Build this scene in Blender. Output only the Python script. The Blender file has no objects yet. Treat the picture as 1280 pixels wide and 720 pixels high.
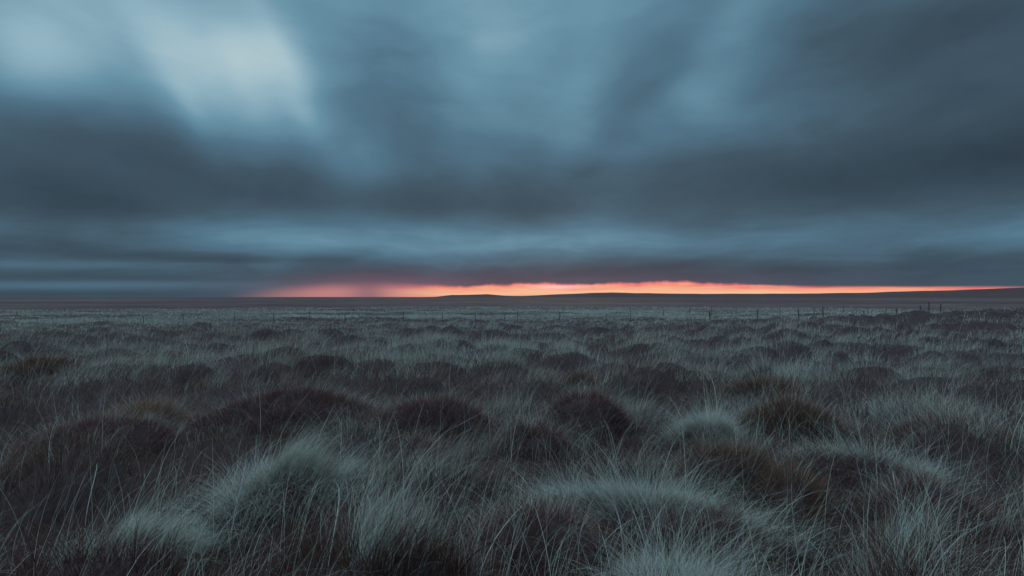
import bpy, math
import numpy as np

rng = np.random.default_rng(11)
C = bpy.context.scene.collection
scene = bpy.context.scene
R = math.radians
EYE = 1.2          # camera height above the near ground


# ------------------------------------------------------------------ helpers
def lin(c):
    return tuple(((v / 255) / 12.92 if v <= 10 else (((v / 255) + 0.055) / 1.055) ** 2.4) for v in c) + (1.0,)


def tag(o, label=None, cat=None, group=None, kind=None):
    if label: o['label'] = label
    if cat: o['category'] = cat
    if group: o['group'] = group
    if kind: o['kind'] = kind
    return o


def mesh_obj(name, verts, quads, mat, parent=None, tone=None, smooth=False):
    me = bpy.data.meshes.new(name)
    nv, nq = len(verts), len(quads)
    me.vertices.add(nv)
    me.vertices.foreach_set('co', np.ascontiguousarray(verts, dtype=np.float32).ravel())
    me.loops.add(nq * 4)
    me.loops.foreach_set('vertex_index', np.ascontiguousarray(quads, dtype=np.int32).ravel())
    me.polygons.add(nq)
    me.polygons.foreach_set('loop_start', np.arange(0, nq * 4, 4, dtype=np.int32))
    if smooth:
        me.polygons.foreach_set('use_smooth', np.ones(nq, dtype=bool))
    me.update(calc_edges=True)
    if tone is not None:
        a = me.attributes.new('tone', 'FLOAT_COLOR', 'POINT')
        a.data.foreach_set('color', np.ascontiguousarray(tone, dtype=np.float32).ravel())
    me.materials.append(mat)
    o = bpy.data.objects.new(name, me)
    C.objects.link(o)
    if parent: o.parent = parent
    return o


def hash2(ix, iy, k):
    s = np.sin(ix * 127.1 + iy * 311.7 + k * 74.7) * 43758.5453
    return s - np.floor(s)


def vnoise(x, y, k=0):
    ix, iy = np.floor(x), np.floor(y)
    fx, fy = x - ix, y - iy
    ux, uy = fx * fx * fx * (fx * (fx * 6 - 15) + 10), fy * fy * fy * (fy * (fy * 6 - 15) + 10)
    a, b = hash2(ix, iy, k), hash2(ix + 1, iy, k)
    c, d = hash2(ix, iy + 1, k), hash2(ix + 1, iy + 1, k)
    return (a * (1 - ux) + b * ux) * (1 - uy) + (c * (1 - ux) + d * ux) * uy


def fbm(x, y, k=0, n=3):
    v, a, t = 0, 1.0, 0
    for i in range(n):
        v = v + a * vnoise(x * 2 ** i + 17.3 * i, y * 2 ** i - 9.1 * i, k + i)
        t += a
        a *= 0.5
    return v / t


def sstep(a, b, x):
    t = np.clip((x - a) / (b - a), 0, 1)
    return t * t * (3 - 2 * t)


# ------------------------------------------------------------------ the tussocks that stand out (x, y, rx, ry, height, turn, kind)
DARK, BROWN, PALE, RUST = 0, 1, 2, 3
HEROES = [
    # x, y, rx, ry, h, turn deg, kind, label
    (0.63, 4.95, .37, .33, .36, 0, DARK, 'round dark tussock like a dome, nearly bare, in mid field right of the centre'),
    (0.14, 4.40, .26, .24, .22, 0, DARK, 'low dark tussock just left of and nearer than the bare dark dome'),
    (1.31, 3.46, .29, .25, .31, 0, BROWN, 'russet brown cushion of short grass rising behind the long pale grass ridge'),
    (1.52, 3.16, .20, .20, .20, 10, BROWN, 'small russet cushion leaning against the larger russet cushion'),
    (2.15, 3.00, .25, .24, .22, 0, DARK, 'dark rounded tussock crossed by long stems at the lower right'),
    (-2.03, 5.25, .78, .45, .33, 6, DARK, 'widest dark hummock, with a pale grass fringe along its crest'),
    (-0.69, 5.15, .48, .36, .27, -4, DARK, 'broad dark hummock under a pale crest, beside the widest dark hummock'),
    (2.37, 4.85, .43, .36, .28, -14, BROWN, 'brown black hummock with a sloping back, beyond the russet cushions'),
    (2.85, 6.50, .46, .30, .22, -12, BROWN, 'distant brown ridge of short grass right of the small upright tuft'),
    (3.50, 4.60, .46, .34, .19, 0, DARK, 'flat dark mound near the right edge of the moor'),
    (1.98, 3.62, .32, .27, .20, -8, DARK, 'dark mound under an arched fringe of pale grass'),
    (-3.25, 4.60, .50, .36, .25, 0, DARK, 'dark hummock below the rust tinted tuft on the left'),
    (-3.30, 5.20, .30, .22, .20, 0, RUST, 'rust orange tinted tuft of grass on the left'),
    (0.83, 6.95, .25, .22, .26, 0, BROWN, 'small upright brown tuft standing behind the bare dark dome'),
    (-5.57, 9.10, .66, .40, .22, 0, DARK, 'long low dark hump far back on the left'),
    (-6.79, 8.25, .54, .36, .22, 0, BROWN, 'brown hump at the left edge of the middle distance'),
    (0.12, 2.58, .34, .25, .22, 0, DARK, 'dark tussock standing in for the shade of the hollow at the foot of the pale ridge'),  # dark dome added to give the hollow its shade
    (-0.66, 4.08, .19, .18, .18, 0, DARK, 'smallest dark knob, between the bright weeping tussock and the low dark tussock'),
    (-1.20, 3.14, .40, .22, .27, 26, PALE, 'bright weeping tussock with pale blades combed over its crest'),
    (-1.62, 2.42, .26, .20, .16, 0, PALE, 'spiky pale tuft in the bottom left corner'),
    (0.66, 2.80, .62, .17, .19, -22, PALE, 'long ridge of pale grass running down to the right'),
    (0.62, 2.14, .22, .15, .09, 0, PALE, 'low pale tuft at the bottom edge right of the centre'),
    (1.53, 4.42, .28, .24, .20, 0, PALE, 'tall fanned pale tuft standing right behind the russet cushion'),
    (2.22, 3.58, .42, .15, .20, -18, PALE, 'arched pale fringe of grass lying over a dark mound'),
    (0.86, 2.58, .28, .22, .20, 0, DARK, 'dark tussock standing in for the shaded hollow under the lower end of the pale ridge'),  # dark dome filling a hollow, its colour stands for shade
]
HX = np.array([h[0] for h in HEROES]); HY = np.array([h[1] for h in HEROES])
HRX = np.array([h[2] for h in HEROES]); HRY = np.array([h[3] for h in HEROES])
HT = np.radians([h[5] for h in HEROES])


def hero_q(x, y):
    """smallest normalised distance to one of the named tussocks"""
    q = np.full(np.shape(x), 9.0)
    for i in range(len(HX)):
        dx, dy = x - HX[i], y - HY[i]
        c, s = math.cos(HT[i]), math.sin(HT[i])
        u, v = (dx * c + dy * s) / HRX[i], (-dx * s + dy * c) / HRY[i]
        q = np.minimum(q, np.sqrt(u * u + v * v))
    return q


CELL = 0.95


def tussock(x, y):
    """nearest ordinary tussock: normalised distance, vector from its centre, random number, height of ground there"""
    # ragged, merging outlines
    x, y = x + .85 * (fbm(x / .75, y / .75, 140, 3) - .5), y + .75 * (fbm(x / .75 + 9, y / .75 - 4, 150, 3) - .5)
    cx, cy = np.floor(x / CELL), np.floor(y / CELL)
    best = np.full(np.shape(x), 9.0); bx = np.zeros_like(best); by = np.zeros_like(best); br = np.zeros_like(best)
    hgt = np.zeros_like(best)
    for i in (-1, 0, 1):
        for j in (-1, 0, 1):
            ix, iy = cx + i, cy + j
            px = (ix + .5 + .8 * (hash2(ix, iy, 1) - .5)) * CELL
            py = (iy + .5 + .8 * (hash2(ix, iy, 2) - .5)) * CELL
            rr = .30 + .34 * hash2(ix, iy, 3)
            hh = (.10 + .27 * hash2(ix, iy, 4)) * sstep(1.3, 2.2, hero_q(px, py))
            dx, dy = x - px, y - py
            q = np.sqrt(dx * dx + (dy * 1.15) ** 2) / rr
            hgt = np.maximum(hgt, hh * np.clip(1 - q * q * .8, 0, 1) ** 1.3)
            m = q < best
            best = np.where(m, q, best); bx = np.where(m, dx, bx); by = np.where(m, dy, by)
            br = np.where(m, hash2(ix, iy, 5), br)
    return best, bx, by, br, hgt


def swell(x, y):
    return fbm(x / 4.6 + 3.1, y / 2.2 - 7.7, 20, 3) - .5


def terrain(x, y):
    r = np.sqrt(x * x + y * y)
    h = -1.5 * sstep(11, 58, r)
    front = sstep(-10, 10, y)
    h = h + front * 2.15 * np.exp(-((x - 44) / 19.0) ** 2 - ((y - 34) / 17.0) ** 2)
    h = h + front * .35 * np.exp(-((x - 20) / 9.0) ** 2 - ((y - 30) / 9.0) ** 2)
    h = h + (fbm(x / 17, y / 12, 31, 2) - .5) * .5 * sstep(6, 30, r) * (1 - sstep(90, 200, r))
    h = h + swell(x, y) * (.16 + .66 * sstep(4, 15, r)) * (1 - sstep(90, 170, r))
    return h


def ground_z(x, y):
    r = np.sqrt(x * x + y * y)
    q, bx, by, br, hg = tussock(x, y)
    return terrain(x, y) + hg * (1 - .25 * sstep(6, 14, r)) * (1 - sstep(50, 110, r))


# ------------------------------------------------------------------ materials
class N:
    """tiny expression builder for math nodes"""
    def __init__(s, tree, sock): s.t, s.s = tree, sock

    def op(s, kind, *a):
        n = s.t.nodes.new('ShaderNodeMath'); n.operation = kind
        for i, v in enumerate((s,) + a):
            if isinstance(v, N): s.t.links.new(v.s, n.inputs[i])
            else: n.inputs[i].default_value = v
        return N(s.t, n.outputs[0])

    def __add__(s, o): return s.op('ADD', o)
    def __sub__(s, o): return s.op('SUBTRACT', o)
    def __mul__(s, o): return s.op('MULTIPLY', o)
    def __truediv__(s, o): return s.op('DIVIDE', o)

    def smooth(s, a, b, lo=0.0, hi=1.0):
        n = s.t.nodes.new('ShaderNodeMapRange'); n.interpolation_type = 'SMOOTHSTEP'
        for i, v in enumerate((s, a, b, lo, hi)):
            if isinstance(v, N): s.t.links.new(v.s, n.inputs[i])
            else: n.inputs[i].default_value = v
        return N(s.t, n.outputs[0])

    def ramp(s, stops, lo, hi, interp='B_SPLINE'):
        f = (s - lo) * (1.0 / (hi - lo))
        n = s.t.nodes.new('ShaderNodeValToRGB'); n.color_ramp.interpolation = interp
        e = n.color_ramp.elements
        while len(e) < len(stops): e.new(.5)
        for k, (p, c) in zip(e, stops):
            k.position = (p - lo) / (hi - lo)
        for k, (p, c) in zip(e, stops):
            k.color = c if isinstance(c, tuple) else (c, c, c, 1)
        s.t.links.new(f.s, n.inputs[0])
        return N(s.t, n.outputs[0])


def new_mat(name):
    m = bpy.data.materials.new(name); m.use_nodes = True
    m.node_tree.nodes.clear()
    return m, m.node_tree, m.node_tree.nodes, m.node_tree.links


def blade_material(name, through):
    m, t, n, l = new_mat(name)
    out = n.new('ShaderNodeOutputMaterial'); att = n.new('ShaderNodeAttribute'); att.attribute_name = 'tone'
    d = n.new('ShaderNodeBsdfDiffuse'); tr = n.new('ShaderNodeBsdfTranslucent'); mx = n.new('ShaderNodeMixShader')
    l.new(att.outputs['Color'], d.inputs[0]); l.new(att.outputs['Color'], tr.inputs[0])
    mx.inputs[0].default_value = through
    l.new(d.outputs[0], mx.inputs[1]); l.new(tr.outputs[0], mx.inputs[2]); l.new(mx.outputs[0], out.inputs[0])
    return m


def earth_material(name, stops, scale, scale2, bump=.3):
    m, t, n, l = new_mat(name)
    out = n.new('ShaderNodeOutputMaterial'); g = n.new('ShaderNodeNewGeometry')
    mp = n.new('ShaderNodeMapping'); mp.inputs['Scale'].default_value = (1, 1, 1)
    l.new(g.outputs['Position'], mp.inputs[0])
    a = n.new('ShaderNodeTexNoise'); a.inputs['Scale'].default_value = scale; a.inputs['Detail'].default_value = 5
    b = n.new('ShaderNodeTexNoise'); b.inputs['Scale'].default_value = scale2; b.inputs['Detail'].default_value = 6
    l.new(mp.outputs[0], a.inputs['Vector']); l.new(mp.outputs[0], b.inputs['Vector'])
    v = N(t, a.outputs[0]) * .6 + N(t, b.outputs[0]) * .4
    c = v.ramp(stops, .3, .7, 'LINEAR')
    p = n.new('ShaderNodeBsdfPrincipled'); p.inputs['Roughness'].default_value = 1; p.inputs['Specular IOR Level'].default_value = .1
    l.new(c.s, p.inputs['Base Color'])
    bp = n.new('ShaderNodeBump'); bp.inputs['Strength'].default_value = bump; bp.inputs['Distance'].default_value = .05
    l.new(b.outputs[0], bp.inputs['Height']); l.new(bp.outputs[0], p.inputs['Normal'])
    l.new(p.outputs[0], out.inputs[0])
    return m


M_blade = blade_material('dry_blades', .35)
M_peat = earth_material('peat', [(.3, (.040, .020, .021, 1)), (.5, (.060, .032, .033, 1)), (.7, (.085, .050, .047, 1))], 2.2, 23)
M_hill = earth_material('far_moor', [(.3, (.065, .032, .034, 1)), (.7, (.105, .055, .054, 1))], .004, .03, 0)
M_wood = earth_material('weathered_post', [(.3, (.045, .036, .036, 1)), (.7, (.10, .085, .078, 1))], 9, 70)
m, t, n, l = new_mat('dull_wire')
out = n.new('ShaderNodeOutputMaterial'); p = n.new('ShaderNodeBsdfPrincipled')
p.inputs['Base Color'].default_value = (.10, .09, .09, 1); p.inputs['Metallic'].default_value = .6; p.inputs['Roughness'].default_value = .6
l.new(p.outputs[0], out.inputs[0]); M_wire = m


def moor_material():
    """peat and short heath near, bands of dull moor far out on the plain"""
    m, t, n, l = new_mat('moor_ground')
    out = n.new('ShaderNodeOutputMaterial'); g = n.new('ShaderNodeNewGeometry')

    def noise(sc, det, sx=1, sy=1):
        mp = n.new('ShaderNodeMapping'); mp.inputs['Scale'].default_value = (sx, sy, 1); l.new(g.outputs['Position'], mp.inputs[0])
        k = n.new('ShaderNodeTexNoise'); k.inputs['Scale'].default_value = sc; k.inputs['Detail'].default_value = det
        l.new(mp.outputs[0], k.inputs['Vector']); return N(t, k.outputs[0])
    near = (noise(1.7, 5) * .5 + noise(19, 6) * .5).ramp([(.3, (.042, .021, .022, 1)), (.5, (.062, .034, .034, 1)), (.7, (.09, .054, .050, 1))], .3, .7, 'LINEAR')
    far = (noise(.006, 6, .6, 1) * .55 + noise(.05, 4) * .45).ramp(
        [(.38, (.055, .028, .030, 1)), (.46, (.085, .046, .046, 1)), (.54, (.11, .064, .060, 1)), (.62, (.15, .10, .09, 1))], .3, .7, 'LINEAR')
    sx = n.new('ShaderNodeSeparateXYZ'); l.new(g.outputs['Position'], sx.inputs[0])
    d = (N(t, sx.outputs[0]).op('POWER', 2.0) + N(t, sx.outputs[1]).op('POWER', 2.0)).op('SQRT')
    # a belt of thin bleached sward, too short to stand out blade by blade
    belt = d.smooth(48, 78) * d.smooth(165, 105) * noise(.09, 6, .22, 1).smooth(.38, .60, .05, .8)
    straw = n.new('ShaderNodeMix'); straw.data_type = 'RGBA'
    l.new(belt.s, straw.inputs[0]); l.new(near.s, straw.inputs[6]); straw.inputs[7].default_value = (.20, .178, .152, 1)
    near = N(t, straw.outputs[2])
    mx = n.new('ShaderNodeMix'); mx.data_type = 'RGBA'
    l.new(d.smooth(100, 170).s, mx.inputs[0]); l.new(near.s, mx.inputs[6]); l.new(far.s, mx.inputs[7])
    p = n.new('ShaderNodeBsdfPrincipled'); p.inputs['Roughness'].default_value = 1; p.inputs['Specular IOR Level'].default_value = .1
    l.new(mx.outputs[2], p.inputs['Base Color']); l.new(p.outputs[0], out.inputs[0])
    return m


M_moor = moor_material()

# ------------------------------------------------------------------ ground: one sheet out to the horizon
rad = np.concatenate([np.geomspace(.25, 170, 760), np.geomspace(173, 9000, 90)])
ang = np.concatenate([np.linspace(-62, 62, 760), np.linspace(63.5, 296.5, 120)])
A, RR = np.meshgrid(np.radians(ang), rad)
X, Y = RR * np.sin(A), RR * np.cos(A)
Z = ground_z(X, Y)
nr, na = X.shape
idx = np.arange(nr * na).reshape(nr, na)
i0, i1 = idx[:-1], idx[1:]
q = np.stack([i0, np.roll(i0, -1, 1), np.roll(i1, -1, 1), i1], -1).reshape(-1, 4)
q = q[:, ::-1]
V = np.stack([X, Y, Z], -1).reshape(-1, 3)
# close the small hole under the camera with a fan of quads
c0 = len(V)
V = np.vstack([V, [[0, 0, float(ground_z(np.array([0.0]), np.array([0.0]))[0])]]])
fan = np.stack([np.full(na // 2, c0), idx[0, 0:na:2], idx[0, 1:na:2], np.roll(idx[0, 0:na:2], -1)], -1)[:, ::-1]
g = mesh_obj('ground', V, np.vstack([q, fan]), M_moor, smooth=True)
tag(g, kind='structure')

# ------------------------------------------------------------------ hills on the skyline
haz = np.radians(np.linspace(-20, 62, 400))
prof_az = np.radians([-20, -9, -7.5, -6, -4.5, -2.5, -1, 1, 3, 5.5, 8, 10, 13, 16, 18.5, 22, 27, 32, 37, 42, 50, 62])
prof_el = np.array([0, 0, .08, .25, .22, .30, .16, .12, .20, .33, .40, .42, .36, .33, .28, .30, .34, .40, .53, .70, .85, .8])
depth = np.linspace(0, 1, 26)
HA, HD = np.meshgrid(haz, depth)
el = np.interp(HA, prof_az, prof_el) + .025 * (vnoise(np.degrees(HA) * .9, HA * 0, 50) - .5)
HR = 2200 + 2600 * HD
shape = np.sin(np.pi * np.clip(HD, 0, 1)) ** 1.4
hz = -3.2 + 3500 * np.tan(np.radians(np.maximum(el, 0))) * shape * 1.02 + shape * 1.5
hz += shape * 9 * (fbm(HR * np.sin(HA) / 420, HR * np.cos(HA) / 420, 60, 3) - .5) * np.clip(el * 4, 0, 1)
HX_, HY_ = HR * np.sin(HA), HR * np.cos(HA)
idx = np.arange(HA.size).reshape(HA.shape)
q = np.stack([idx[:-1, :-1], idx[1:, :-1], idx[1:, 1:], idx[:-1, 1:]], -1).reshape(-1, 4)
hl = mesh_obj('hills', np.stack([HX_, HY_, hz], -1).reshape(-1, 3), q, M_hill, smooth=True)
tag(hl, kind='structure')


# ------------------------------------------------------------------ blades
def blades(roots, az, length, th0, th1, width, rows, face=None, kink=0):
    """curved tapering blades; az is the compass direction they lean to, th0/th1 the tilt from vertical at root and tip"""
    n = len(roots)
    if face is None: face = az + np.pi / 2 + rng.normal(0, .7, n)
    pts = np.zeros((n, rows, 3)); pts[:, 0] = roots
    ts = np.linspace(0, 1, rows)
    for k in range(1, rows):
        tm = (ts[k] + ts[k - 1]) / 2
        th = th0 + (th1 - th0) * tm ** 1.3
        aa = az + kink * tm
        st = length / (rows - 1)
        pts[:, k, 0] = pts[:, k - 1, 0] + st * np.sin(th) * np.cos(aa)
        pts[:, k, 1] = pts[:, k - 1, 1] + st * np.sin(th) * np.sin(aa)
        pts[:, k, 2] = pts[:, k - 1, 2] + st * np.cos(th)
    width = width * np.clip(rng.lognormal(-.08, .42, n), .35, 2.4)
    w = width[:, None] * (1 - .88 * ts[None, :] ** 1.5) * .5
    off = np.stack([np.cos(face)[:, None] * w, np.sin(face)[:, None] * w, np.zeros_like(w)], -1)
    V = np.stack([pts - off, pts + off], 2).reshape(-1, 3)
    base = (np.arange(n) * rows * 2)[:, None] + (np.arange(rows - 1) * 2)[None, :]
    Q = np.stack([base, base + 1, base + 3, base + 2], -1).reshape(-1, 4)
    return V, Q


def tones(kind_mix, n, rows):
    """per blade colour: bleached straw, grey straw, dead russet, dark heath"""
    c = np.repeat(np.concatenate([kind_mix, np.ones((n, 1))], 1), rows * 2, 0)
    return c


STRAW = np.array([.52, .47, .40]); GREY = np.array([.35, .32, .285]); RUSSET = np.array([.18, .092, .068]); DARKB = np.array([.125, .050, .048])
OCHRE = np.array([.28, .13, .085])


def vary(c, n, s=.22):
    return np.clip(c * (1 + rng.normal(0, s, (n, 1))) * (1 + rng.normal(0, .06, (n, 3))), .01, .75)


class Pack:
    def __init__(s): s.v, s.q, s.c, s.o = [], [], [], 0

    def add(s, V, Q, T):
        s.v.append(V); s.q.append(Q + s.o); s.c.append(T); s.o += len(V)

    def build(s, name, mat, parent=None):
        return mesh_obj(name, np.vstack(s.v), np.vstack(s.q), mat, parent, np.vstack(s.c))


def polar(n, r0, r1, half=64):
    r = r0 * (r1 / r0) ** rng.random(n)
    a = np.radians((rng.random(n) * 2 - 1) * half)
    return r * np.sin(a), r * np.cos(a), r


def widths(r, w):
    return w * np.maximum(1, r / 5.5)


def pale_density(x, y, r, q, br, sw):
    """how much bleached grass grows at a spot, 0..1: crests paler, hollows darker to paint in their light and shade, plus drifts"""
    drift = fbm(x / 5.5 - 2.2, y / 4.0 + 5.5, 40, 3)
    crest = np.clip(.95 - q, -.4, .75)
    clump = fbm(x / .22, y / .22, 45, 2) - .5
    near = 1 - sstep(3.2, 5.0, r)
    p = .03 + 1.25 * (drift - .47) + 1.15 * crest + .9 * clump
    wide = fbm(x / 11 + 1.7, y / 4.2 + 2.2, 47, 3) - .5
    far = sstep(-.10, .13, .8 * sw + .16 * (fbm(x / 1.5, y / .8, 46, 2) - .5) + .75 * wide - .025)
    far = far + .55 * (1 - sstep(10, 16, r)) * sstep(-.02, .09, fbm(x / 1.9, y / 1.1, 48, 3) - .47 + .03 * crest)
    far = far * (1 - .55 * (1 - sstep(22, 42, r))) + 1.0 * (crest - .02) * (1 - sstep(22, 42, r))
    p = p + (far - p) * sstep(4, 7, r)
    p = p + .35 * sstep(45, 70, r) + .30 * np.exp(-((y - 8.5) / 3.0) ** 2 - ((x - .5) / 6.0) ** 2)        # a pale drift across the middle
    p = p - .45 * np.exp(-((x + 4.6) / 2.8) ** 2 - ((y - 5.0) / 3.0) ** 2)      # fewer pale blades on the left
    p = p - .62 * np.exp(-((x - 30) / 17) ** 2 - ((y - 30) / 15) ** 2) * (.6 + .8 * fbm(x / 6, y / 2.5, 49, 2))
    p = p - .30 * np.exp(-((x - 1.9) / .9) ** 2 - ((y - 2.5) / .7) ** 2)
    p = p - .35 * (br > .72) * (1 - sstep(6, 10, r)) - .30 * near
    return np.clip(p, 0.015, 1) ** 1.5


# --- undergrowth: short dead grass and heath everywhere
U = Pack()
for (r0, r1, n, rows) in ((.7, 9, 300000, 4), (9, 150, 160000, 3)):
    x, y, r = polar(n, r0, r1)
    keep = hero_q(x, y) > .8
    x, y, r = x[keep], y[keep], r[keep]; n = len(x)
    tq, bx, by, br, hg = tussock(x, y)
    z = ground_z(x, y) - .01
    az = np.arctan2(by, bx) + rng.normal(0, .8, n)
    ln = rng.uniform(.05, .15, n) * (1 + .3 * (tq < .6)) * np.where(rng.random(n) < .12, 1.8, 1)
    mixr = np.clip(rng.normal(.35, .3, n) + 1.2 * (fbm(x / 2.3, y / 1.6, 70, 3) - .5) + .3 * np.exp(-((x + 4.6) / 2.8) ** 2 - ((y - 5) / 3) ** 2), 0, 1)[:, None]
    col = vary(DARKB * (1 - mixr) + RUSSET * .85 * mixr, n) * .85
    V, Q = blades(np.stack([x, y, z], -1), az, ln, rng.uniform(.0, .5, n), rng.uniform(.6, 1.7, n), widths(r, .0024), rows)
    U.add(V, Q, tones(col, n, rows))
o = U.build('undergrowth', M_blade)
tag(o, 'short dark russet undergrowth covering the hollows of the moor', 'undergrowth', kind='stuff')

# --- bleached moor grass
G = Pack()
for (r0, r1, n, rows) in ((.9, 8, 520000, 6), (8, 30, 560000, 4), (30, 55, 190000, 3), (55, 150, 520000, 3)):
    x, y, r = polar(n, r0, r1)
    tq, bx, by, br, hg = tussock(x, y)
    pq = np.hypot(bx, by - .16) / (np.hypot(bx, by) + 1e-4) * tq      # shifted to the far side, so near faces get their shade as dark colour
    pd = pale_density(x, y, r, pq, br, swell(x, y))
    keep = (rng.random(n) < pd) & (hero_q(x, y) > .86 + .3 * rng.random(n))
    x, y, r, tq, bx, by, br, pd = [k[keep] for k in (x, y, r, tq, bx, by, br, pd)]; n = len(x)
    z = ground_z(x, y) - .015
    wind = fbm(x / 1.6, y / 1.6, 80, 2) * 5 - 2.5 + .1
    ax, ay = bx / (np.hypot(bx, by) + .05) * np.clip(tq, .1, 1), by / (np.hypot(bx, by) + .05) * np.clip(tq, .1, 1)
    az = np.arctan2(ay * .7 + .40 * np.sin(wind), ax * .7 + .60 * np.cos(wind)) + rng.normal(0, .38, n)
    ln = np.clip(rng.gamma(7, .0235, n), .05, .34) * (.8 + .45 * pd) * np.where(rng.random(n) < .08, 2.0, 1) * (1 - .25 * sstep(16, 40, r) + .15 * sstep(50, 80, r))
    th0 = np.abs(rng.normal(.12, .16, n)) + .3 * np.clip(tq - .3, 0, 1)
    th1 = th0 + .25 + np.abs(rng.normal(.95, .6, n))
    s = rng.random(n)[:, None]
    warm = .25 * np.clip(fbm(x / 2.6 + 4, y / 2.6, 130, 2) * 2.6 - 1.0, 0, 1)[:, None] + .10
    col = vary(np.where(s < .52, STRAW, np.where(s < 1 - warm, GREY, RUSSET * 1.35)), n, .2)
    V, Q = blades(np.stack([x, y, z], -1), az, ln, th0, th1, widths(r, .0013 + .0011 * sstep(24, 50, r) + .0004 * sstep(50, 85, r)), rows, kink=rng.normal(0, .5, n))
    G.add(V, Q, tones(col, n, rows))
# sparse long stems
n = 7000
x, y, r = polar(n, 1.9, 11)
keep = rng.random(n) < np.clip(fbm(x / 1.6, y / 1.6, 90, 2) * 3.2 - 1.3, .03, 1)
x, y, r = x[keep], y[keep], r[keep]; n = len(x)
V, Q = blades(np.stack([x, y, ground_z(x, y)], -1), rng.normal(.3, 1.2, n), rng.uniform(.26, .58, n), np.abs(rng.normal(.08, .12, n)),
              rng.uniform(.4, 2.1, n), widths(r, .0015), 9, kink=rng.normal(0, .5, n))
G.add(V, Q, tones(vary(STRAW * 1.1, n, .12), n, 9))
o = G.build('moor_grass', M_blade)
tag(o, 'bleached dry moor grass drifting over the hummocks', 'grass', kind='stuff')

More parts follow.
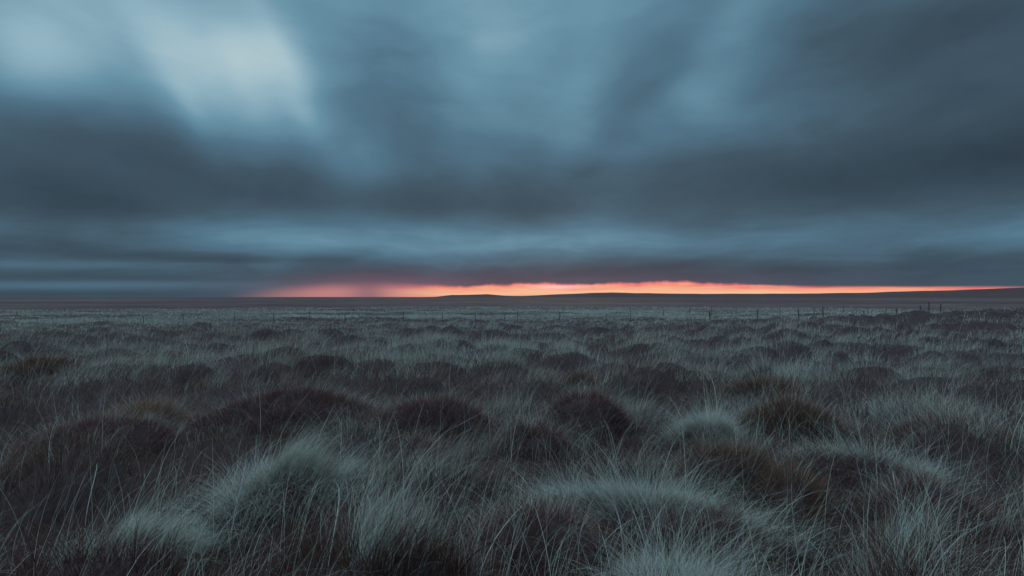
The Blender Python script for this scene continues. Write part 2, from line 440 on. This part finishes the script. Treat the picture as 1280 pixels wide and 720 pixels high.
# ------------------------------------------------------------------ the tussocks that stand out
for (hx, hy, rx, ry, hh, turn, kind, label) in HEROES:
    gz = float(terrain(np.array([hx]), np.array([hy]))[0])
    ct, st = math.cos(R(turn)), math.sin(R(turn))
    # the mound: a lumpy dome of roots and peat
    nu, nv_ = 40, 12
    u = np.linspace(0, 2 * np.pi, nu, endpoint=False)
    v = np.linspace(0.02, 1, nv_)
    UU, VV = np.meshgrid(u, v)

    def dome(un, vn):
        """point and outward direction on the mound: un angle, vn 0 top .. 1 foot"""
        lump = 1 + .85 * (fbm(np.cos(un) * 1.9 + hx * 3, np.sin(un) * 1.6 + hy * 3, 100, 3) - .5)
        lx = rx * 1.12 * np.cos(un) * vn * lump; ly = ry * 1.12 * np.sin(un) * vn * lump
        lz = .80 * hh * np.power(np.clip(1 - vn ** 2.4, 0, 1), 1.0) * (.70 + .50 * fbm(lx / (.55 * rx) + hx * 5, ly / (.55 * ry) + hy * 5, 105, 3))
        return lx * ct - ly * st, lx * st + ly * ct, lz
    mx, my, mz = dome(UU, VV)
    mz = mz - .06 * VV ** 6 + .03 * (fbm(mx * 7 + hx, my * 7 + hy, 110, 2) - .5)
    ring = np.stack([mx, my, mz], -1)
    idx = np.arange(nu * nv_).reshape(nv_, nu)
    q = np.stack([idx[:-1], idx[1:], np.roll(idx[1:], -1, 1), np.roll(idx[:-1], -1, 1)], -1).reshape(-1, 4)
    V = np.vstack([ring.reshape(-1, 3), [[0, 0, float(mz[0].mean()) + .002]]])
    fan = np.stack([np.full(nu // 2, nu * nv_), idx[0, 0:nu:2], idx[0, 1:nu:2], np.roll(idx[0, 0:nu:2], -1)], -1)
    P = Pack()
    area = rx * ry
    dist = math.hypot(hx, hy)
    wf = max(1, dist / 5.5)

    def sow(n, vmax, l0, l1, tilt0, tilt1, w, base, rows, spread=.5, bias=None, vpow=.5, sv=.2, rear=0, gap=.3):
        un = rng.random(n) * 2 * np.pi; vn = vmax * rng.random(n) ** vpow
        if rear > 0: un = np.where((np.sin(un) < -.25) & (rng.random(n) < rear), -un, un)  # pale blades moved to the rear, near face left dark as painted shade
        x, y, z = dome(un, vn)
        kp = (fbm((x + hx) / .09, (y + hy) / .09, 120, 2) + rng.normal(0, .12, n)) > gap
        un, vn, x, y, z = un[kp], vn[kp], x[kp], y[kp], z[kp]; n = len(x)
        out = np.arctan2(y + 1e-6, x)
        az = out + rng.normal(0, spread, n)
        if bias is not None:
            az = np.arctan2(np.sin(az) * vn + bias[1], np.cos(az) * vn + bias[0])
        th0 = tilt0 * vn + np.abs(rng.normal(0, .15, n))
        th1 = th0 + tilt1 * (.5 + rng.random(n))
        col = vary(base, n, sv)
        V, Q = blades(np.stack([x, y, z - .015], -1), az, rng.uniform(l0, l1, n), th0, th1, np.full(n, w * wf), rows, kink=rng.normal(0, .4, n))
        P.add(V, Q, tones(col, n, rows))
    k = area / (wf * wf)
    if kind == DARK:
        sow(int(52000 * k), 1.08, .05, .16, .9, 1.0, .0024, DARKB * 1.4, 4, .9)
        sow(int(12000 * k), 1.05, .08, .22, .8, 1.1, .0020, RUSSET * .95, 5, .9)
        sow(int(2200 * k), 1.1, .2, .42, .5, 1.3, .0014, GREY, 7, .7, (.15, 0))
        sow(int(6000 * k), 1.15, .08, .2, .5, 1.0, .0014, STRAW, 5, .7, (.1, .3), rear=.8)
    elif kind == BROWN:
        sow(int(56000 * k), 1.05, .06, .17, .8, .6, .0025, RUSSET * .8, 4, .6)
        sow(int(16000 * k), .9, .10, .19, .7, .6, .0022, RUSSET * 1.45, 4, .4)
        sow(int(1300 * k), 1.05, .22, .42, .35, .9, .0016, STRAW, 7, .6, (.1, .1))
    elif kind == RUST:
        sow(int(40000 * k), 1, .08, .18, .8, .6, .0026, RUSSET, 4, .4)
        sow(int(26000 * k), 1, .13, .26, .6, .7, .0021, OCHRE * 1.25, 5, .4)
        sow(int(5000 * k), 1, .2, .35, .5, .8, .0020, GREY, 6, .5)
    else:
        b = (.55, .10) if hx < 0 else (.04, .10)
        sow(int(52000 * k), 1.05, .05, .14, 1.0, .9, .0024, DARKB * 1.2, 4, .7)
        weep = 'weeping' in label
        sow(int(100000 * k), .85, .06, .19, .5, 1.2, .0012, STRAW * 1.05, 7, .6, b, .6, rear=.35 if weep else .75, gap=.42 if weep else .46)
        sow(int((42000 if weep else 16000) * k), 1.1, .16, .40, .6, 1.3, .0013, STRAW * .9, 9, .45, b, .7, gap=.44)
        sow(int(9000 * k), 1.15, .16, .38, .7, 1.0, .0013, GREY, 8, .7, b, .6)
        sow(int(600 * k), .8, .34, .60, .35, 1.2, .0018, STRAW * 1.1, 9, .6, b, .6)
    t_o = P.build('grass_tussock', M_blade)
    t_o.location = (hx, hy, gz)
    tag(t_o, label, 'grass tussock', 'tussocks that stand out on the moor')
    mesh_obj('mound', V, np.vstack([q, fan]), M_peat, t_o, smooth=True)


# ------------------------------------------------------------------ fences
def tube(p, q, r0, r1, sides=8, cap=True):
    p, q = np.array(p, float), np.array(q, float)
    d = (q - p) / np.linalg.norm(q - p)
    a = np.cross(d, [0, 1, .03]); a /= np.linalg.norm(a); b = np.cross(d, a)
    th = np.linspace(0, 2 * np.pi, sides, endpoint=False)
    c = np.cos(th)[:, None] * a + np.sin(th)[:, None] * b
    rings = [p + c * r0, q + c * r1]
    if cap: rings += [q + d * r1 * .25 + c * r1 * .75, q + d * r1 * .3 + c * r1 * .02]
    V = np.vstack(rings)
    Q = []
    for k in range(len(rings) - 1):
        for i in range(sides):
            j = (i + 1) % sides
            Q.append((k * sides + i, k * sides + j, (k + 1) * sides + j, (k + 1) * sides + i))
    return V, np.array(Q)


def gz1(x, y): return float(ground_z(np.array([x]), np.array([y]))[0])


def wire_fence(label, posts, r, heights, lines):
    x0, y0 = posts[len(posts) // 2][:2]
    z0 = gz1(x0, y0)
    e = bpy.data.objects.new('wire_fence', None); C.objects.link(e); e.location = (x0, y0, z0)
    tag(e, label, 'fence', 'post and wire fences across the moor')
    tops = []
    for (x, y, h, lx) in posts:
        g_ = gz1(x, y)
        V, Q = tube((x - x0, y - y0, g_ - z0 - .25), (x - x0 + lx, y - y0, g_ - z0 + h), r, r * .92)
        mesh_obj('post', V, Q, M_wood, e)
        tops.append((x - x0, y - y0, g_ - z0, h, lx))
    for f in lines:
        Vs, Qs, o = [], [], 0
        for a, b in zip(tops[:-1], tops[1:]):
            pa = np.array((a[0] + a[4] * f, a[1] - r, a[2] + a[3] * f)); pb = np.array((b[0] + b[4] * f, b[1] - r, b[2] + b[3] * f))
            prev = pa
            for s in (.25, .5, .75, 1):                       # a little slack between posts
                c = pa + (pb - pa) * s; c[2] -= .10 * s * (1 - s)
                V, Q = tube(prev, c, .004, .004, 5, False); Vs.append(V); Qs.append(Q + o); o += len(V); prev = c
        mesh_obj('wire', np.vstack(Vs), np.vstack(Qs), M_wire, e)


FAR = [(180, 52), (229, 52.5), (294, 51.5), (342, 52), (388, 52), (432, 53), (504, 53.5), (553, 54), (595, 55), (631, 56), (647, 56.5), (699, 54), (758, 57), (788, 57)]
wire_fence('long post and wire fence crossing the pale grass from the left to the middle',
           [((px - 640) / 711 * y, y, 1.12 + .18 * math.sin(px * 1.7) , .06 * math.sin(px)) for px, y in FAR], .032, 1, (.9, .55))
MID = [(829, 72), (862, 76), (889, 79), (920, 82), (975, 78), (1017, 84), (1054, 82), (1085, 82), (1107, 84)]
wire_fence('far low fence of thin posts behind the dark taller fence',
           [((px - 640) / 711 * y, y, 1.1 + .15 * math.sin(px * 2.1), .06 * math.sin(px * .7)) for px, y in MID], .038, 1, (.9, .5))
NEAR = [(947, 46), (998, 45), (1029, 44.5), (1080, 44), (1120, 43.5), (1150, 43)]
wire_fence('tall dark fence climbing the slope on the right',
           [((px - 640) / 711 * y, y, 1.25 if px < 1040 else .8, .03 * math.sin(px)) for px, y in NEAR], .046, 1, (.92, .6, .3))
for px, y, h, lean, lab in ((1161, 42, 1.0, .0, 'left and straighter of the pair of gate posts against the sky'), (1175, 42, .93, .05, 'right and shorter of the pair of gate posts against the sky')):
    x = (px - 640) / 711 * y
    V, Q = tube((0, 0, -.3), (lean, 0, h), .04, .036)
    o = mesh_obj('gate_post', V, Q, M_wood); o.location = (x, y, gz1(x, y))
    tag(o, lab, 'gate post', 'gate posts on the slope')
y = 70; x = (890 - 640) / 711 * y
V, Q = tube((-.2, 0, -.2), (-.35, 0, .95), .09, .085)
o = mesh_obj('broken_post', V, Q, M_wood); o.location = (x, y, gz1(x, y))
V, Q = tube((-.1, 0, .12), (.62, 0, .25), .14, .12)
mesh_obj('fallen_rail', V, Q, M_wood, o)
tag(o, 'leaning broken post with a fallen rail, alone in the far pale grass', 'post')

# ------------------------------------------------------------------ camera
cam = bpy.data.cameras.new('camera'); co = bpy.data.objects.new('camera', cam); C.objects.link(co)
cam.sensor_width = 36; cam.lens = 711 / 1280 * 36
cam.clip_start = .05; cam.clip_end = 30000
co.location = (0, 0, EYE + 0.0)
co.rotation_euler = (R(90 + .886), 0, 0)
scene.camera = co

# ------------------------------------------------------------------ sun, low in the gap under the cloud
SUN_EL, SUN_AZ = 1.6, 5.0
sl = bpy.data.lights.new('sun', 'SUN'); sl.energy = .2; sl.angle = R(6); sl.color = (1, .55, .32)
so = bpy.data.objects.new('sun', sl); C.objects.link(so)
so.rotation_euler = (R(90 - SUN_EL), 0, R(180 - SUN_AZ))

# ------------------------------------------------------------------ sky
w = bpy.data.worlds.new('World'); scene.world = w; w.use_nodes = True
t = w.node_tree; n = t.nodes; l = t.links; n.clear()
out = n.new('ShaderNodeOutputWorld')
tc = n.new('ShaderNodeTexCoord'); sp = n.new('ShaderNodeSeparateXYZ'); l.new(tc.outputs['Generated'], sp.inputs[0])
dx, dy, dz = [N(t, sp.outputs[i]) for i in range(3)]
DEG = 180 / math.pi
az = dx.op('ARCTAN2', dy) * DEG
el = dz.op('ARCSINE') * DEG

# cloud sheet streaming away towards a point a little left of the view: stretched noise on the sheet
cz = dz.op('MAXIMUM', 0.0) + .10
px, py = dx / cz, dy / cz
ca, sa = math.cos(R(-11)), math.sin(R(-11))
along = px * sa + py * ca
across = px * ca - py * sa


def cloud_noise(sa_, sc_, det, seed):
    cb = n.new('ShaderNodeCombineXYZ'); l.new((along * sa_).s, cb.inputs[0]); l.new((across * sc_).s, cb.inputs[1]); cb.inputs[2].default_value = seed
    k = n.new('ShaderNodeTexNoise'); k.inputs['Scale'].default_value = 1; k.inputs['Detail'].default_value = det; k.inputs['Roughness'].default_value = .45
    l.new(cb.outputs[0], k.inputs['Vector']); return N(t, k.outputs[0]) - .5


tone = el.ramp([(0, .24), (1.2, .24), (2.4, .22), (3.4, .27), (4.6, .35), (5.6, .36), (6.8, .31), (8.6, .24), (10.5, .23), (13, .29), (16, .36), (20, .45), (25, .53), (30, .56), (40, .66), (60, .8)], 0, 60)


def soft_noise(sa_, se_, det, seed, rough=.5):
    cb = n.new('ShaderNodeCombineXYZ'); l.new((az * sa_ + wx).s, cb.inputs[0]); l.new((el * se_ + wy).s, cb.inputs[1]); cb.inputs[2].default_value = seed
    k = n.new('ShaderNodeTexNoise'); k.inputs['Scale'].default_value = 1; k.inputs['Detail'].default_value = det; k.inputs['Roughness'].default_value = rough
    l.new(cb.outputs[0], k.inputs['Vector']); return N(t, k.outputs[0]) - .5


wx, wy = 0.0, 0.0
w1, w2 = soft_noise(.05, .13, 2, 21.0), soft_noise(.05, .13, 2, 27.5)
wx, wy = w1 * 1.3, w2 * 1.3
tone = tone + (cloud_noise(.28, 1.3, 1.5, 3.3) * .09 + cloud_noise(.7, 2.6, 1, 8.1) * .02) * el.smooth(4, 18, .1, 1.0)
tone = tone + soft_noise(.075, .13, 2.5, 1.5, .4) * .34 * el.smooth(6, 14, .5, 1.0) + soft_noise(.10, .50, 5, 5.2, .55) * .42 * el.smooth(10, 4) * el.smooth(.5, 2.5)
tone = tone + cloud_noise(.45, 3.4, 6, 14.7) * .10 * el.smooth(6, 14) + soft_noise(.16, .36, 6, 11.0, .6) * .13 * el.smooth(2, 6)
tone = tone - az.smooth(6, 40) * el.smooth(5, 12) * .18 - az.smooth(14, 44) * .05 - .015
BLOBS = [  # azimuth, elevation, half widths, turn, amount
    (-41.1, 17.70, 3.20, 2.48, 0, 0.26), (-36.7, 20.47, 8.29, 4.25, 0, 0.16), (-25.6, 19.95, 5.25, 4.63, 0, 0.26),
    (-30.9, 18.43, 4.75, 1.5, -63, 0.10), (-20.9, 18.92, 5.62, 1.8, -57, 0.12), (-31, 23, 9, 4, 0, .10), (-36, 18, 4, 2.2, -50, .06), (-14.6, 13.47, 3.40, 2.58, 0, 0.17),
    (-39.2, 8.43, 7.26, 2.75, 0, -0.10), (-25.6, 10.85, 9.18, 2.24, 0, -0.08), (-31.8, 13.84, 3.50, 1.94, 0, -0.06),
    (-2.4, 22.93, 4.83, 6.83, 0, 0.10), (6.8, 18.60, 6.75, 2.30, -108, 0.11), (12.7, 19.00, 11.51, 2.11, -131, -0.10), (18.5, 21.5, 9, 1.6, -133, .06), (26, 21, 10, 1.8, -136, -.05),
    (19.7, 16.31, 4.28, 3.14, 0, 0.18), (26.9, 14.49, 5.77, 2.36, 0, 0.06), (-22.0, 5.2, 7.0, 1.2, 0, 0.17), (-3, 5.2, 9, 1.1, 0, .11), (-16, 4.2, 3, .5, 8, -.07), (8, 5.6, 6, .8, 0, .05), (-36, 6.8, 7, 1.4, 0, -.12),
    (-6.4, 6.46, 15.92, 1.42, 0, 0.05), (-37.7, 4.39, 5.55, 0.89, 0, -0.12), (-37.7, 2.55, 7.56, 0.30, 2, 0.11),
    (-37.7, 1.59, 9.07, 0.25, 0, -0.06), (-37.2, 0.96, 9.71, 0.28, 1, 0.11), (-39.2, 0.2, 12.58, 0.25, 0, -0.1),
    (-30.0, 3.49, 11.49, 0.32, -1, -0.05), (-2, 5.2, 15, 1.3, 0, .07), (-27, 19, 3.2, .8, -58, -.045), (-33.5, 19.5, 3.6, .8, -54, -.04), (-22.5, 22.5, 3.5, .8, -56, .06), (33, 22, 9, 5, 0, -.06), (-19.4, 3.49, 6.45, 0.45, 0, -0.07), (9.6, 2.2, 25.86, 0.75, 0, -0.10),
    (26.9, 5.09, 14.11, 0.78, 0, 0.06), (39.7, 3.65, 5.25, 1.54, 0, 0.05), (-9.6, 19.19, 3.13, 8.50, 0, -0.05),
    (3.2, 11.59, 6.43, 2.32, 0, -0.06), (37, 13.5, 6.0, 4.0, 0, .10), (9, 13.5, 5, 3.5, -131, .07), (6, 22, 5, 3, 0, -.03), (-34, 2.6, 9, .5, 0, .05), (-2, 9.3, 14, 1.3, 0, -.05), (24, 22, 10, 5, 0, .03), (-29.4, 16.3, 1.8, .8, -62, .06), (-19.8, 16.2, 2.0, .9, -58, .08), (-24.5, 20.5, 3.6, 3.6, 0, .10), (-25, 16.5, 3, 1.2, -20, .06)]
for (a0, e0, s1, s2, turn, amt) in BLOBS:
    da, de = az - a0, el - e0
    c, s = math.cos(R(turn)), math.sin(R(turn))
    u = (da * c + de * s) * (1 / (s1 * 1.25)); v = (de * c - da * s) * (1 / (s2 * 1.25))
    tone = tone + ((u * u + v * v) * -1.0).op('EXPONENT') * amt
cloud = tone.ramp([(0, lin((46, 60, 73))), (.2, lin((65, 86, 101))), (.4, lin((82, 116, 137))), (.6, lin((106, 148, 168))), (.8, lin((146, 180, 195))), (1, lin((182, 205, 211)))], 0, 1, 'LINEAR')

# the gap under the cloud base
top = az.ramp([(-45, 0), (-28, 0), (-23, .55), (-18, .95), (-12, 1.05), (-7, 1.1), (-4.5, 1.0), (-2, 1.25), (1, 1.3), (3, 1.35), (6, 1.3), (9, 1.3), (12, 1.42), (16, 1.48), (20, 1.25), (27, .95), (33, .86), (41, .74), (55, .5)], -45, 55, 'LINEAR')
rag = n.new('ShaderNodeTexNoise'); rag.noise_dimensions = '1D'; l.new((az * .45).s, rag.inputs['W']); rag.inputs['Scale'].default_value = 1; rag.inputs['Detail'].default_value = 4
top = top + (N(t, rag.outputs[0]) - .5) * .55 * az.smooth(-12, -4) * az.smooth(30, 15)
soft = az.smooth(-14, -4, .6, .16)
gap = (top - el).smooth(soft * -1.0, soft)
gap = gap * az.smooth(-28, -17, 0, .92) * az.smooth(-18, -2, .80, 1.0) * el.smooth(-3, -1)
veil = ((az + 14.2) * .55); veil = (veil * veil * -1.0).op('EXPONENT') * -.55 + 1.0
gap = gap * veil
hgt = el / top.op('MAXIMUM', .15) + soft_noise(.22, 3.2, 4, 40.0) * .95
gcol = hgt.ramp([(0, lin((255, 176, 132))), (.3, lin((255, 198, 158))), (.5, lin((255, 180, 144))), (.75, lin((253, 164, 132))), (.95, lin((240, 124, 122))), (1.15, lin((200, 94, 110)))], 0, 1.2, 'LINEAR')
pink = n.new('ShaderNodeMix'); pink.data_type = 'RGBA'
l.new((az.smooth(-6, -14)).s, pink.inputs[0]); l.new(gcol.s, pink.inputs[6]); pink.inputs[7].default_value = lin((214, 140, 136))
hot = (az - 4.8) * (az - 4.8) * .12 + (el - .95) * (el - .95) * 22.0
hot = (hot * -1.0).op('EXPONENT')
addh = n.new('ShaderNodeMix'); addh.data_type = 'RGBA'; addh.blend_type = 'ADD'; l.new((hot * .8).s, addh.inputs[0]); l.new(pink.outputs[2], addh.inputs[6]); addh.inputs[7].default_value = (.1, .26, .34, 1)
# warm light soaking into the cloud just above the gap
wash = ((el - 1.4) * (el - 1.4) * -.55).op('EXPONENT') * az.smooth(-24, -14) * az.smooth(44, 12)
cl2 = n.new('ShaderNodeMix'); cl2.data_type = 'RGBA'; l.new((wash * .32).s, cl2.inputs[0]); l.new(cloud.s, cl2.inputs[6]); cl2.inputs[7].default_value = lin((106, 80, 100))
rosy = ((az + 13) * (az + 13) * -.012 - (el - .9) * (el - .9) * .9).op('EXPONENT') * .42
cl3 = n.new('ShaderNodeMix'); cl3.data_type = 'RGBA'; l.new(rosy.s, cl3.inputs[0]); l.new(cl2.outputs[2], cl3.inputs[6]); cl3.inputs[7].default_value = lin((150, 98, 112))
col = n.new('ShaderNodeMix'); col.data_type = 'RGBA'; l.new(gap.s, col.inputs[0]); l.new(cl3.outputs[2], col.inputs[6]); l.new(addh.outputs[2], col.inputs[7])
bgc = n.new('ShaderNodeBackground'); l.new(col.outputs[2], bgc.inputs[0])
# overhead sky out of view, brightness raised to light the grass tips
l.new(el.smooth(30, 60, 1.0, 4.6).s, bgc.inputs[1])
sky = n.new('ShaderNodeTexSky'); sky.sky_type = 'NISHITA'; sky.sun_disc = False
sky.sun_elevation = R(SUN_EL); sky.sun_rotation = R(SUN_AZ)
bgs = n.new('ShaderNodeBackground'); bgs.inputs[1].default_value = .05; l.new(sky.outputs[0], bgs.inputs[0])
mixs = n.new('ShaderNodeMixShader'); mixs.inputs[0].default_value = .985       # cloud cover
l.new(bgs.outputs[0], mixs.inputs[1]); l.new(bgc.outputs[0], mixs.inputs[2]); l.new(mixs.outputs[0], out.inputs[0])

# ------------------------------------------------------------------ picture
vs = scene.view_settings
scene.display_settings.display_device = 'sRGB'
vs.view_transform = 'Standard'; vs.look = 'None'; vs.exposure = 0; vs.gamma = 1; vs.use_curve_mapping = False
scene.render.engine = 'CYCLES'
scene.cycles.max_bounces = 5; scene.cycles.diffuse_bounces = 3; scene.cycles.transmission_bounces = 3
scene.cycles.use_denoising = True
